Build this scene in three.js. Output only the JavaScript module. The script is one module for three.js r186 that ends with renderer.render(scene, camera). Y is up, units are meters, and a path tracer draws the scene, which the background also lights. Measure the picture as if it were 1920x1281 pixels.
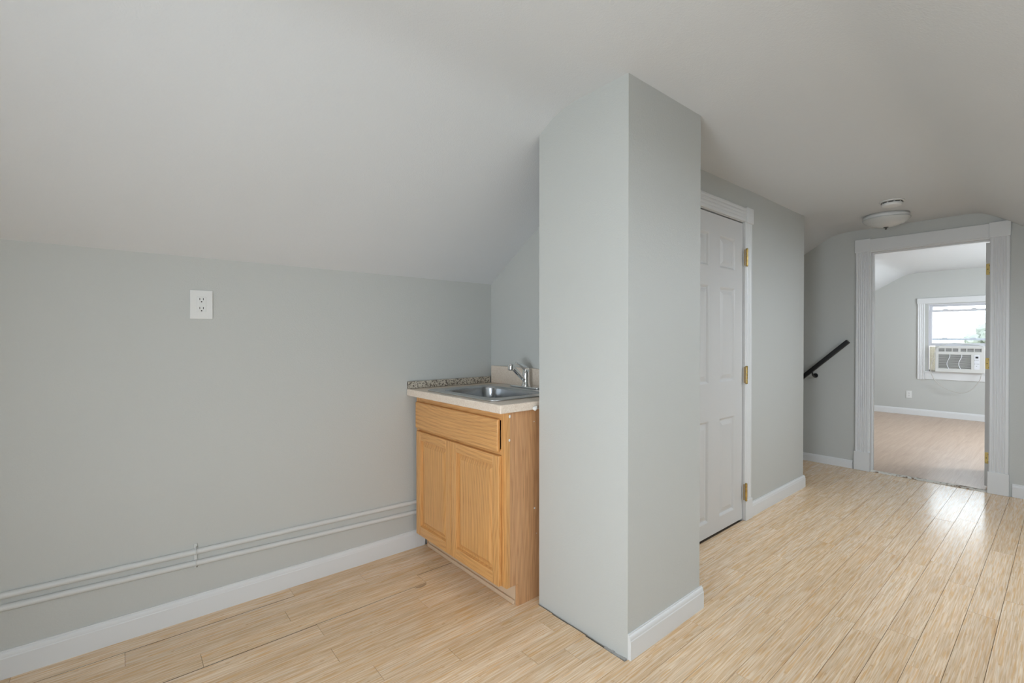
import * as THREE from 'three';
import { RoundedBoxGeometry } from 'three/addons/geometries/RoundedBoxGeometry.js';
import { mergeGeometries, mergeVertices, toCreasedNormals } from 'three/addons/utils/BufferGeometryUtils.js';
import { RectAreaLightUniformsLib } from 'three/addons/lights/RectAreaLightUniformsLib.js';

// ---------------------------------------------------------------- camera, sky, daylight, exposure
// x runs along the hallway (the way the floorboards run), -z points at the low wall, y is up
const scene = new THREE.Scene();
const camera = new THREE.PerspectiveCamera(2 * Math.atan(640.5 / 875) * 180 / Math.PI, 1920 / 1281, 0.05, 200);
const YAW = 39.94 * Math.PI / 180, PITCH = 0.4256 * Math.PI / 180;
camera.position.set(0, 1.21, 0);
camera.lookAt(Math.sin(YAW) * Math.cos(PITCH), 1.21 - Math.sin(PITCH), -Math.cos(YAW) * Math.cos(PITCH));
scene.add(camera);
const renderer = new THREE.WebGLRenderer({ antialias: true });
renderer.toneMapping = THREE.LinearToneMapping;
renderer.toneMappingExposure = 1.0;
renderer.shadowMap.enabled = true;
RectAreaLightUniformsLib.init();
scene.background = new THREE.Color(0.90, 0.96, 1.0);
scene.backgroundIntensity = 5.0;
function daylight(name, w, h, pos, target, intensity, color) {       // the overcast sky as it stands in one window opening
  const l = new THREE.RectAreaLight(new THREE.Color().setRGB(...color), intensity, w, h);
  l.name = name; l.position.set(...pos); l.lookAt(...target); scene.add(l);
  return l;
}
const SKY = [0.91, 0.97, 1.06];
daylight('daylight_gable', 0.86, 1.16, [-1.26, 0.88, -0.30], [3, 0.88, -0.30], 19, SKY);
// two unseen roof windows added in the slope to brighten the hallway; the slope there leans 34.9 degrees
const LEAN = 34.95 * Math.PI / 180, ROOF = { z: 0.22, y: 1.74, half: 0.25, wins: [[0.75, 1.75], [2.85, 4.05]] };
for (const [x0, x1] of ROOF.wins) {
  const x = (x0 + x1) / 2, out = 0.17, y = ROOF.y + out * Math.cos(LEAN), z = ROOF.z + out * Math.sin(LEAN);
  daylight('added_roof_daylight', x1 - x0 - 0.06, 2 * ROOF.half - 0.06, [x, y, z], [x, y - Math.cos(LEAN), z - Math.sin(LEAN)], x < 2 ? 3 : 13, SKY);
}
daylight('daylight_bedroom_gable', 0.68, 0.6, [9.76, 1.42, -1.04], [0, 1.42, -1.04], 2, SKY);
daylight('daylight_bedroom_dormer', 1.5, 1.1, [7.5, 1.35, 1.46], [7.5, 1.35, -3], 22, SKY);

// ---------------------------------------------------------------- helpers
let seed = 12345;
function rnd() { seed = (seed * 1664525 + 1013904223) >>> 0; return seed / 4294967296; }
const rr = (a, b) => a + (b - a) * rnd();
const used = {};
function numbered(n) { used[n] = (used[n] ?? -1) + 1; return used[n] ? n + '_' + String(used[n]).padStart(3, '0') : n; }
function shade(o) { o.traverse((m) => { if (m.isMesh) { m.castShadow = true; m.receiveShadow = true; } }); return o; }
function mesh(name, geo, mat, parent) {
  const m = new THREE.Mesh(geo, mat); m.name = name; m.castShadow = m.receiveShadow = true;
  if (parent) parent.add(m);
  return m;
}
function top(o, label, category, extra = {}) {                       // registers a top-level object
  o.name = numbered(o.name); o.userData = { label, category, ...extra }; scene.add(o); return o;
}
const ST = { kind: 'structure' };
function group(name, x = 0, y = 0, z = 0) { const g = new THREE.Group(); g.name = name; g.position.set(x, y, z); return g; }
const B = (x0, x1, y0, y1, z0, z1, r = 0) => {
  const w = x1 - x0, h = y1 - y0, d = z1 - z0;
  const g = r ? new RoundedBoxGeometry(w, h, d, 2, Math.min(r, w / 2.01, h / 2.01, d / 2.01)) : new THREE.BoxGeometry(w, h, d);
  g.translate((x0 + x1) / 2, (y0 + y1) / 2, (z0 + z1) / 2);
  return g;
};
// uv in metres, v along the grain axis (0 x, 1 y, 2 z)
function uvm(geo, along = 1, ou = 0, ov = 0) {
  const g = geo.index ? geo.toNonIndexed() : geo, p = g.attributes.position, uv = new Float32Array(p.count * 2);
  const a = new THREE.Vector3(), b = new THREE.Vector3(), c = new THREE.Vector3();
  for (let i = 0; i < p.count; i += 3) {
    a.fromBufferAttribute(p, i); b.fromBufferAttribute(p, i + 1); c.fromBufferAttribute(p, i + 2);
    const n = b.clone().sub(a).cross(c.clone().sub(a)), q = [Math.abs(n.x), Math.abs(n.y), Math.abs(n.z)];
    const k = q.indexOf(Math.max(...q));
    let v = along; if (k === along) v = (along + 1) % 3;
    const u = 3 - k - v;
    [a, b, c].forEach((w, j) => { const e = w.toArray(); uv[(i + j) * 2] = e[u] + ou; uv[(i + j) * 2 + 1] = e[v] + ov; });
  }
  g.setAttribute('uv', new THREE.BufferAttribute(uv, 2));
  return g;
}
const clean = (g) => { const h = g.index ? g.toNonIndexed() : g; for (const k of Object.keys(h.attributes)) if (!['position', 'normal', 'uv'].includes(k)) h.deleteAttribute(k); return h; };
const merge = (list) => mergeGeometries(list.map(clean));
function tube(points, r, seg = 40, rad = 10, closed = false) {
  return new THREE.TubeGeometry(new THREE.CatmullRomCurve3(points.map((p) => new THREE.Vector3(...p)), closed, 'centripetal'), seg, r, rad, closed);
}
function cyl(r0, r1, h, x, y, z, n = 24) { const g = new THREE.CylinderGeometry(r1, r0, h, n); g.translate(x, y, z); return g; }
function poly(points, holes = []) {
  const s = new THREE.Shape(points.map((p) => new THREE.Vector2(...p)));
  for (const h of holes) s.holes.push(new THREE.Path(h.map((p) => new THREE.Vector2(...p))));
  return s;
}
const rect = (x0, x1, y0, y1) => [[x0, y0], [x1, y0], [x1, y1], [x0, y1]];
// extrude a profile drawn in (X, Y) along Z, then lay X, Y, Z on the given axes
function sweep(shape, len, origin, X, Y, bevel) {
  const g = new THREE.ExtrudeGeometry(shape, { depth: len, bevelEnabled: !!bevel, bevelSize: bevel || 0, bevelThickness: bevel || 0, bevelSegments: 2, curveSegments: 8 });
  const x = new THREE.Vector3(...X), y = new THREE.Vector3(...Y), z = x.clone().cross(y);
  g.applyMatrix4(new THREE.Matrix4().makeBasis(x, y, z).setPosition(...origin));
  return g;
}
// a wall that stands across x (drawn as (z, y)) from x0 to x1
const acrossX = (outline, holes, x0, x1) => { // (Z, Y) -> X axis = -z mirrored away by negating
  const f = (l) => l.map(([z, y]) => [-z, y]);
  return sweep(poly(f(outline), holes.map(f)), x1 - x0, [x0, 0, 0], [0, 0, -1], [0, 1, 0]);
};

// ---------------------------------------------------------------- computed textures (colour and grain only)
function hash(x, y, s) { let h = (x * 374761393 + y * 668265263 + s * 1442695041) | 0; h = Math.imul(h ^ (h >>> 13), 1274126177); h ^= h >>> 16; return (h >>> 0) / 4294967296; }
function pn(x, y, px, py, s) {                                       // tileable value noise
  const xi = Math.floor(x), yi = Math.floor(y), fx = x - xi, fy = y - yi, u = fx * fx * (3 - 2 * fx), v = fy * fy * (3 - 2 * fy);
  const m = (a, n) => ((a % n) + n) % n, x0 = m(xi, px), x1 = m(xi + 1, px), y0 = m(yi, py), y1 = m(yi + 1, py);
  return (hash(x0, y0, s) * (1 - u) + hash(x1, y0, s) * u) * (1 - v) + (hash(x0, y1, s) * (1 - u) + hash(x1, y1, s) * u) * v;
}
function texture(w, h, sizeU, sizeV, srgb, fn) {
  const d = new Uint8Array(w * h * 4);
  for (let j = 0; j < h; j++) for (let i = 0; i < w; i++) {
    const c = fn(i / w, j / h), o = (j * w + i) * 4;
    d[o] = Math.max(0, Math.min(255, c[0])); d[o + 1] = Math.max(0, Math.min(255, c[1])); d[o + 2] = Math.max(0, Math.min(255, c[2])); d[o + 3] = 255;
  }
  const t = new THREE.DataTexture(d, w, h, THREE.RGBAFormat);
  t.wrapS = t.wrapT = THREE.RepeatWrapping; t.magFilter = THREE.LinearFilter; t.minFilter = THREE.LinearMipmapLinearFilter; t.generateMipmaps = true;
  if (srgb) t.colorSpace = THREE.SRGBColorSpace;
  t.repeat.set(1 / sizeU, 1 / sizeV); t.needsUpdate = true;
  return t;
}
const mix = (a, b, t) => a.map((v, i) => v + (b[i] - v) * t);
const stipple = texture(512, 512, 0.4, 0.4, false, (u, v) => {
  const n = 0.55 * pn(u * 128, v * 128, 128, 128, 1) + 0.3 * pn(u * 60, v * 60, 60, 60, 2) + 0.15 * pn(u * 12, v * 12, 12, 12, 3);
  return [n * 255, n * 255, n * 255];
});
// bamboo: 5 mm strips of slightly different tone, with knuckle marks along each
const bamboo = texture(1024, 2048, 0.32, 2.56, true, (u, v) => {
  const uu = u + 0.0008 * (pn(u * 30, v * 12, 30, 12, 19) - 0.5);
  const a = pn(uu * 100, v * 28, 100, 28, 21), b = pn(uu * 190, v * 52, 190, 52, 22), f = pn(uu * 420, v * 40, 420, 40, 23) - 0.5, w = pn(u * 8, v * 10, 8, 10, 24) - 0.5;
  const t = 0.62 * a + 0.38 * b;
  let c = mix([241, 222, 195], [220, 187, 148], Math.max(0, Math.min(1, (t - 0.22) * 1.7)));
  const warm = pn(uu * 84, v * 30, 84, 30, 25); if (warm > 0.66) c = mix(c, [224, 178, 124], Math.min(0.55, (warm - 0.66) * 3));
  const knot = pn(uu * 70, v * 90, 70, 90, 26); if (knot > 0.86) c = mix(c, [196, 152, 108], (knot - 0.86) * 3.2);
  return c.map((q) => q * (1 + 0.10 * f + 0.05 * w));
});
const oak = texture(1024, 1024, 0.5, 1.0, true, (u, v) => {
  const warp = 1.6 * (pn(u * 3, v * 2, 3, 2, 31) - 0.5) + 0.5 * (pn(u * 6, v * 4, 6, 4, 32) - 0.5);
  const w = u * 24 + warp * 3.4, ring = 0.5 + 0.5 * Math.sin(w * 6.2832);
  const pore = Math.pow(pn(u * 340, v * 18, 340, 18, 33), 3), fib = pn(u * 200, v * 7, 200, 7, 34) - 0.5, broad = pn(u * 4, v * 2, 4, 2, 35) - 0.5;
  let c = mix([216, 163, 101], [198, 140, 79], Math.pow(ring, 2.2) * 0.42);
  c = mix(c, [168, 110, 56], pore * (0.25 + 0.4 * ring));
  return c.map((q) => q * (1 + 0.10 * fib + 0.08 * broad));
});
const sideOak = texture(512, 1024, 0.5, 1.0, true, (u, v) => {
  const warp = 1.2 * (pn(u * 3, v * 2, 3, 2, 41) - 0.5);
  const ring = 0.5 + 0.5 * Math.sin((u * 20 + warp * 2.6) * 6.2832), pore = Math.pow(pn(u * 170, v * 16, 170, 16, 43), 3), fib = pn(u * 120, v * 6, 120, 6, 44) - 0.5;
  let c = mix([203, 156, 112], [187, 138, 95], Math.pow(ring, 2) * 0.45);
  c = mix(c, [152, 104, 66], pore * 0.5);
  return c.map((q) => q * (1 + 0.09 * fib));
});
const speckle = texture(512, 512, 0.25, 0.25, true, (u, v) => {
  const a = pn(u * 150, v * 150, 150, 150, 51), b = pn(u * 60, v * 60, 60, 60, 52), c = pn(u * 220, v * 220, 220, 220, 53);
  let k = mix([234, 221, 206], [222, 205, 187], b);
  if (a > 0.78) k = mix(k, [190, 166, 142], 0.5);
  if (c > 0.86) k = mix(k, [238, 230, 218], 0.6);
  return k;
});
const granite = texture(512, 512, 0.34, 0.34, true, (u, v) => {
  const a = pn(u * 22, v * 22, 22, 22, 61), b = pn(u * 46, v * 46, 46, 46, 62), c = pn(u * 90, v * 90, 90, 90, 63);
  let k = mix([204, 196, 180], [164, 153, 136], a);
  if (b > 0.62) k = mix(k, [104, 94, 84], Math.min(1, (b - 0.62) * 6));
  if (c > 0.75) k = mix(k, [74, 66, 60], 0.7);
  if (c < 0.15) k = mix(k, [226, 220, 208], 0.7);
  return k;
});
const laminate = texture(512, 1024, 0.39, 1.6, true, (u, v) => {
  const a = pn(u * 130, v * 12, 130, 12, 71), b = pn(u * 34, v * 5, 34, 5, 72), c = pn(u * 5, v * 4, 5, 4, 73);
  return mix([214, 190, 168], [186, 156, 132], 0.45 * a + 0.35 * b + 0.2 * c);
});
const worn = texture(128, 512, 0.1, 0.8, true, (u, v) => {
  const a = pn(u * 10, v * 40, 10, 40, 81), b = pn(u * 24, v * 110, 24, 110, 82), c = pn(u * 3, v * 10, 3, 10, 83);
  const k = a * 0.5 + b * 0.25 + c * 0.4;
  return k > 0.74 ? [128, 108, 88] : k > 0.68 ? [176, 162, 146] : [222, 217, 207];
});

// ---------------------------------------------------------------- materials
const std = (o) => new THREE.MeshPhysicalMaterial(o);
const lin = (r, g, b) => new THREE.Color().setRGB(r, g, b);
const M = {
  wall: std({ color: lin(0.535, 0.542, 0.515), roughness: 0.55, bumpMap: stipple, bumpScale: 0.0005 }),
  ceil: std({ color: lin(0.685, 0.698, 0.705), roughness: 0.7, bumpMap: stipple, bumpScale: 0.0005 }),
  trim: std({ color: lin(0.72, 0.725, 0.72), roughness: 0.35 }),
  door: std({ color: lin(0.64, 0.635, 0.62), roughness: 0.4 }),
  pipe: std({ color: lin(0.64, 0.645, 0.625), roughness: 0.4 }),
  plastic: std({ color: lin(0.76, 0.76, 0.74), roughness: 0.35 }),
  vinyl: std({ color: lin(0.62, 0.62, 0.645), roughness: 0.35 }),
  acWhite: std({ color: lin(0.66, 0.66, 0.63), roughness: 0.45 }),
  acGrey: std({ color: lin(0.26, 0.26, 0.24), roughness: 0.5 }),
  acPanel: std({ color: lin(0.78, 0.79, 0.82), roughness: 0.3 }),
  cream: std({ color: lin(0.88, 0.85, 0.77), roughness: 0.9, transmission: 0.45, thickness: 0 }),
  black: std({ color: lin(0.012, 0.012, 0.012), roughness: 0.4 }),
  darkHole: std({ color: lin(0.02, 0.018, 0.016), roughness: 0.9 }),
  brass: std({ color: lin(0.62, 0.44, 0.16), roughness: 0.32, metalness: 1 }),
  brassDull: std({ color: lin(0.42, 0.31, 0.11), roughness: 0.45, metalness: 0.8 }),
  steel: std({ color: lin(0.60, 0.61, 0.62), roughness: 0.28, metalness: 1 }),
  chrome: std({ color: lin(0.80, 0.81, 0.82), roughness: 0.07, metalness: 1 }),
  oakV: std({ map: oak, roughness: 0.38, clearcoat: 0.25, clearcoatRoughness: 0.35 }),
  oakSide: std({ map: sideOak, roughness: 0.5 }),
  kick: std({ color: lin(0.62, 0.45, 0.30), roughness: 0.6 }),
  counter: std({ map: speckle, roughness: 0.35 }),
  granite: std({ map: granite, roughness: 0.3 }),
  sub: std({ color: lin(0.10, 0.07, 0.045), roughness: 0.9 }),
  laminate: std({ map: laminate, roughness: 0.33 }),
  worn: std({ map: worn, roughness: 0.6 }),
  jointDark: std({ color: lin(0.055, 0.04, 0.028), roughness: 0.95 }),
  putty: std({ color: lin(0.40, 0.39, 0.37), roughness: 0.9 }),
  caulk: std({ color: lin(0.80, 0.80, 0.78), roughness: 0.6 }),
  glass: std({ color: lin(0.97, 0.99, 1.0), roughness: 0.02, transmission: 1, thickness: 0, ior: 1.45 }),
  frosted: std({ color: lin(0.62, 0.63, 0.61), roughness: 0.25 }),
  cord: std({ color: lin(0.52, 0.50, 0.46), roughness: 0.5 }),
  leaf: std({ color: lin(0.26, 0.275, 0.24), roughness: 0.9 }),
  bark: std({ color: lin(0.12, 0.09, 0.07), roughness: 0.95 }),
  lawn: std({ color: lin(0.16, 0.19, 0.10), roughness: 1 }),
  shingle: std({ color: lin(0.14, 0.14, 0.15), roughness: 0.95 }),
};
const plankTints = [[1, 1, 1], [0.97, 0.95, 0.92], [1.03, 1.03, 1.03], [0.95, 0.92, 0.87], [1.0, 0.975, 0.93]];
const plankMats = plankTints.map((t) => std({ map: bamboo, color: lin(...t.map((v, i) => v * [0.965, 0.94, 0.93][i])), roughness: 0.19 }));

// ---------------------------------------------------------------- the shell
const KNEE = -2.43, KNEE_R = 0.47, GABLE = -1.1, FARX = 5.2, BEDX = 9.56;
const ceilProfile = [[-2.43, 1.56], [-1.62, 2.083], [-1.56, 2.12], [-1.505, 2.152], [-1.455, 2.177], [-1.40, 2.192], [-1.33, 2.2], [-0.52, 2.205], [-0.46, 2.198], [-0.41, 2.176], [-0.36, 2.145], [0.47, 1.565]];
const bedProfile = [[-2.9, 1.495], [-1.76, 2.17], [-1.70, 2.2], [-1.64, 2.222], [-1.56, 2.232], [1.3, 2.245]];
const at = (prof, z) => { for (let i = 1; i < prof.length; i++) if (z <= prof[i][0]) { const [a, b] = [prof[i - 1], prof[i]]; return a[1] + (b[1] - a[1]) * (z - a[0]) / (b[0] - a[0]); } return prof[prof.length - 1][1]; };
// plastered ceiling: the profile swept along x with the slight waviness of old plaster, closed on top by a second skin
function ceilingGeo(prof, x0, x1, wave, holes = []) {
  const pts = [], zc = [...new Set(holes.flatMap((h) => [h[2], h[3]]))];
  const full = [...prof, ...zc.map((z) => [z, at(prof, z)])].sort((a, b) => a[0] - b[0]);
  for (let i = 0; i < full.length - 1; i++) { const n = Math.max(1, Math.ceil(Math.hypot(full[i + 1][0] - full[i][0], full[i + 1][1] - full[i][1]) / 0.12)); for (let k = 0; k < n; k++) pts.push([full[i][0] + (full[i + 1][0] - full[i][0]) * k / n, full[i][1] + (full[i + 1][1] - full[i][1]) * k / n]); }
  pts.push(full[full.length - 1]);
  const stops = [x0, ...holes.flatMap((h) => [h[0], h[1]]), x1].sort((a, b) => a - b), xs = [];
  for (let i = 0; i < stops.length - 1; i++) { const n = Math.max(1, Math.ceil((stops[i + 1] - stops[i]) / 0.12)); for (let k = 0; k < n; k++) xs.push(stops[i] + (stops[i + 1] - stops[i]) * k / n); }
  xs.push(x1);
  const out = [], m = pts.length;
  for (const lift of [0, 0.14]) {
    const pos = [], idx = [];
    for (const x of xs) for (let k = 0; k < m; k++) {
      const [z, y] = pts[k], edge = Math.min(1, k / 3, (m - 1 - k) / 3);
      const w = lift ? 0 : edge * wave * (pn(x * 1.4 + 9, z * 1.4 + 9, 99, 99, 91) + 0.5 * pn(x * 3 + 9, z * 3 + 9, 99, 99, 92) - 0.75);
      pos.push(x, y + w + lift, z);
    }
    for (let i = 0; i < xs.length - 1; i++) for (let k = 0; k < m - 1; k++) {
      const cx = (xs[i] + xs[i + 1]) / 2, cz = (pts[k][0] + pts[k + 1][0]) / 2;
      if (holes.some((h) => cx > h[0] && cx < h[1] && cz > h[2] && cz < h[3])) continue;
      const a = i * m + k, b = a + 1, c = a + m, d = c + 1; if (lift) idx.push(a, b, c, b, d, c); else idx.push(a, c, b, b, c, d);
    }
    const g = new THREE.BufferGeometry(); g.setAttribute('position', new THREE.Float32BufferAttribute(pos, 3)); g.setIndex(idx); g.computeVertexNormals();
    const g2 = g.toNonIndexed(); const nrm = g2.attributes.normal.clone(); const g3 = uvm(g2, 0); g3.setAttribute('normal', nrm); out.push(g3);
  }
  return merge(out);
}
function structure(name, geo, mat, label, category, along = 1) { return top(mesh(name, uvm(geo, along), mat), label, category, ST); }
top(mesh('ceiling', ceilingGeo(ceilProfile, GABLE - 0.1, FARX + 0.05, 0.012, ROOF.wins.map(([a, b]) => [a, b, ROOF.z - ROOF.half * Math.cos(LEAN), ROOF.z + ROOF.half * Math.cos(LEAN)])), M.ceil), 'white sloped attic ceiling with a narrow flat strip above the hallway', 'ceiling', ST);
top(mesh('ceiling_bedroom', ceilingGeo(bedProfile, FARX + 0.05, BEDX + 0.1, 0.01), M.ceil), 'white sloped ceiling of the room beyond the open doorway', 'ceiling', ST);

structure('wall_left', B(GABLE - 0.1, FARX + 0.1, -1.2, 1.60, KNEE - 0.1, KNEE), M.wall, 'low grey wall under the long ceiling slope, carrying the outlet and pipes', 'wall');
structure('wall_right', B(GABLE - 0.1, FARX + 0.1, -0.1, 1.60, KNEE_R, KNEE_R + 0.1), M.wall, 'low grey wall under the opposite ceiling slope', 'wall');
const outlineMain = [[KNEE - 0.05, -0.1], [KNEE_R + 0.05, -0.1], [KNEE_R + 0.05, 1.56], ...[...ceilProfile].reverse().map(([z, y]) => [z, y + 0.05]), [KNEE - 0.05, 1.6]];
const GW = { z0: -0.73, z1: 0.13, y0: 0.30, y1: 1.46 };
{ // the gable wall's window head follows the slope, so its own outline is taken a little higher there
  const hole = [[GW.z0, GW.y0], [GW.z1, GW.y0], [GW.z1, GW.y1], [GW.z0, GW.y1]];
  structure('wall_gable', acrossX(outlineMain, [hole], GABLE - 0.12, GABLE), M.wall, 'grey gable wall with the window that lights the room', 'wall');
}
const DW = { z0: -1.17, z1: -0.385, y1: 2.0 };
{
  const o = [[-2.48, -1.2], [DW.z0, -1.2], [DW.z0, DW.y1], [DW.z1, DW.y1], [DW.z1, -0.1], [KNEE_R + 0.05, -0.1], [KNEE_R + 0.05, 1.56], ...[...ceilProfile].reverse().map(([z, y]) => [z, y + 0.05])];
  structure('wall_far', acrossX(o, [], FARX, FARX + 0.12), M.wall, 'grey wall at the hallway end around the open doorway', 'wall');
}
// the square column beside the sink, and the wall of the sink niche behind it
structure('wall_column', B(1.455, 1.985, -0.02, 2.24, -1.545, -1.06), M.wall, 'square grey column standing between the sink niche and the hallway', 'wall');
structure('wall_niche', acrossX([[KNEE, -0.02], [-1.5, -0.02], [-1.5, 2.2], [-1.62, 2.13], [KNEE, 1.6]], [], 1.857, 1.957), M.wall, 'grey end wall of the niche behind the sink cabinet', 'wall');
const HW = -1.385, HEND = 4.248, D1 = { x0: 2.375, x1: 3.165, y1: 1.985 };
structure('wall_hall', sweep(poly([[1.98, -0.02], [D1.x0, -0.02], [D1.x0, D1.y1], [D1.x1, D1.y1], [D1.x1, -0.02], [HEND, -0.02], [HEND, 2.24], [1.98, 2.24]]), 0.1, [0, 0, HW - 0.1], [1, 0, 0], [0, 1, 0]), M.wall, 'grey hallway wall around the closed white panel door', 'wall');
structure('wall_stair', acrossX([[KNEE, -1.2], [HW - 0.1, -1.2], [HW - 0.1, 2.24], [-1.56, 2.16], [KNEE, 1.6]], [], HEND - 0.1, HEND), M.wall, 'grey side wall of the stairwell round the hallway corner', 'wall');
structure('wall_closet', B(1.957, HEND - 0.1, -0.02, 2.1, -1.9, -1.88), M.wall, 'grey back of the closet behind the closed panel door', 'wall');
// the bedroom
structure('wall_bedroom_left', B(FARX + 0.1, BEDX + 0.1, -0.1, 1.54, -3.0, -2.9), M.wall, 'low grey wall of the far room under its slope', 'wall');
structure('wall_bedroom_right', sweep(poly(rect(FARX, BEDX + 0.1, -0.1, 2.3), [rect(6.75, 8.25, 0.8, 1.9)]), 0.12, [0, 0, 1.3], [1, 0, 0], [0, 1, 0]), M.wall, 'grey side wall of the far room with a second window', 'wall');
structure('wall_bedroom_near', B(FARX, FARX + 0.12, -0.1, 2.3, KNEE_R + 0.05, 1.3), M.wall, 'grey return wall of the far room beside its doorway', 'wall');
structure('wall_bedroom_near', B(FARX, FARX + 0.12, -0.1, 1.75, -2.95, -2.48), M.wall, 'grey return wall of the far room beyond the stairwell', 'wall');
const W1 = { z0: -1.40, z1: -0.68, y0: 0.70, y1: 1.73 };
structure('wall_bedroom_far', acrossX([[-2.95, -0.1], [1.35, -0.1], [1.35, 2.3], [-1.56, 2.28], [-1.76, 2.22], [-2.95, 1.52]], [rect(W1.z0, W1.z1, W1.y0, W1.y1)], BEDX, BEDX + 0.14), M.wall, 'grey end wall of the far room around the window', 'wall');

// ---------------------------------------------------------------- floors: each board its own piece
const floor = group('floor'); top(floor, 'pale bamboo board floor running from the sink into the hallway', 'floor', ST);
mesh('subfloor', uvm(B(GABLE - 0.1, FARX + 0.06, -0.1, -0.012, -1.80, KNEE_R + 0.05)), M.sub, floor);
mesh('subfloor', uvm(B(GABLE - 0.1, HEND - 0.1, -0.1, -0.012, KNEE, -1.80)), M.sub, floor);
{
  const PW = 0.0972, S0 = -2.325, X0 = GABLE, X1 = FARX - 0.006;
  const blocked = [[1.440, 1.986, -1.5455, -1.0595], [1.857, HEND - 0.001, -3, -1.3855], [HEND - 0.1, 9, -3, -1.80]];
  const known = { 0: [0.617], 1: [0.93], 2: [0.55, 1.24], 3: [1.152], 4: [0.627], 5: [1.05], 6: [0.620], 7: [1.31], 8: [0.708], 9: [0.972], 10: [0.44], 11: [1.18] };
  let n = 0;
  for (let k = 0; k < 31; k++) {
    const za = Math.max(KNEE, S0 + PW * (k - 1)), zb = Math.min(KNEE_R, S0 + PW * k);
    if (zb - za < 0.01) continue;
    let cuts = [];
    if (known[k]) { cuts = [...known[k]]; } else cuts = [X0 + rr(0.15, 0.95)];
    while (cuts[0] - 0.925 > X0) cuts.unshift(cuts[0] - 0.925);
    while (cuts[cuts.length - 1] + 0.925 < X1) cuts.push(cuts[cuts.length - 1] + 0.925);
    cuts = [X0, ...cuts, X1];
    for (let i = 0; i + 1 < cuts.length; i++) {
      let a = cuts[i] + 0.0006, b = cuts[i + 1] - 0.0006, c = za + 0.0005, d = zb - 0.0005;
      if (k >= 14) { c += 0.0003; d -= 0.0003; }
      if (k === 4 && a < 0.3) c += 0.001;                            // the open joints by the low wall
      if (k === 3 && b < 1.2) d -= 0.0035;
      if (k === 0 && b < 0.7) d -= 0.0035;
      if (k === 3 && a > 1.1 && a < 1.3) c += 0.004;
      let pieces = [[a, b, c, d]];
      for (const [p, q, r, s] of blocked) {
        const next = [];
        for (const [e, f, g, h] of pieces) {
          if (f <= p || e >= q || h <= r || g >= s) { next.push([e, f, g, h]); continue; }
          const back = p === 1.440 ? p + rr(-0.004, 0.009) : p;      // ragged ends in front of the column
          if (e < back) next.push([e, back, g, h]);
          if (f > q) next.push([q, f, g, h]);
          const l = Math.max(e, back), m = Math.min(f, q);
          if (g < r) next.push([l, m, g, r]);
          if (h > s) next.push([l, m, s, h]);
        }
        pieces = next;
      }
      pieces = pieces.filter(([e, f, g, h]) => f - e > 0.004 && h - g > 0.002);
      if (!pieces.length) continue;
      const sink = rr(-0.0008, 0);
      const g = merge(pieces.map(([e, f, q, h]) => B(e, f, -0.012, sink, q, h)));
      mesh('plank', uvm(g, 0, rr(0, 1), rr(0, 3)), plankMats[Math.floor(rnd() * plankMats.length)], floor); n++;
    }
  }
  // damage by the low wall: a worn spot beside the open joint
  const s = new THREE.Shape(); for (let i = 0; i <= 14; i++) { const t = Math.PI * i / 14; s.lineTo(0.030 * Math.cos(t) * (1 + 0.1 * Math.sin(5 * t)), 0.017 * Math.sin(t)); }
  const g = new THREE.ExtrudeGeometry(s, { depth: 0.0006, bevelEnabled: false }); g.rotateX(Math.PI / 2); g.translate(1.115, 0.0004, -2.0285);
  mesh('worn_spot', g, std({ color: lin(0.40, 0.27, 0.16), roughness: 0.8 }), floor);
  // dark strips laid in the three open joints
  for (const [x0, x1, z, w] of [[GABLE, 1.151, -2.0352, 0.0036], [GABLE, 0.616, -2.3272, 0.0034], [1.153, 1.36, -2.1283, 0.0036]]) mesh('joint_strip', B(x0, x1, -0.012, -0.0012, z - w / 2, z + w / 2), M.jointDark, floor);
  // filler where the board is broken off at the column's corner
  const f = [];
  for (let i = 0; i < 9; i++) f.push(B(1.4435 + rr(-0.003, 0), 1.4545, -0.012, -0.003 + rr(0, 0.006), -1.075 - i * 0.011, -1.064 - i * 0.011));
  mesh('filler', uvm(merge(f)), M.putty, floor);
}
const bedFloor = group('floor_bedroom'); top(bedFloor, 'pinkish wood laminate floor of the room beyond the doorway', 'floor', ST);
mesh('subfloor', uvm(B(FARX + 0.06, BEDX, -0.1, -0.010, -2.9, 1.3)), M.sub, bedFloor);
for (let k = 0; k < 22; k++) {
  const za = -2.9 + k * 0.191, zb = Math.min(1.3, za + 0.191); let x = FARX + 0.07 - rr(0, 1.0), i = 0;
  const mats = M.laminate;
  while (x < BEDX) { const a = Math.max(x, FARX + 0.07), b = Math.min(x + 1.2, BEDX); x += 1.2; if (b - a > 0.02) mesh('plank', uvm(B(a + 0.0003, b - 0.0003, -0.010, -0.001, za + 0.0003, zb - 0.0003), 0, rr(0, 1), rr(0, 3)), mats, bedFloor); }
}
// stairs going down beyond the landing
const stairs = group('stairs', 4.72, 0, -1.80);
for (let i = 0; i < 3; i++) { mesh('tread', uvm(B(-0.47, 0.478, -0.2 * (i + 1) - 0.03, -0.2 * (i + 1), -0.21 * (i + 1), -0.21 * i + 0.0), 0), plankMats[3], stairs); mesh('riser', uvm(B(-0.47, 0.478, -0.2 * (i + 1), -0.2 * i - (i ? 0.03 : 0.1), -0.21 * i, -0.21 * i + 0.015), 0), M.trim, stairs); }
mesh('stair_floor', uvm(B(-0.47, 0.478, -1.2, -0.63, -0.63, 0)), M.sub, stairs);
top(stairs, 'stairs dropping away beside the black handrail', 'stairs', ST);

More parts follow.
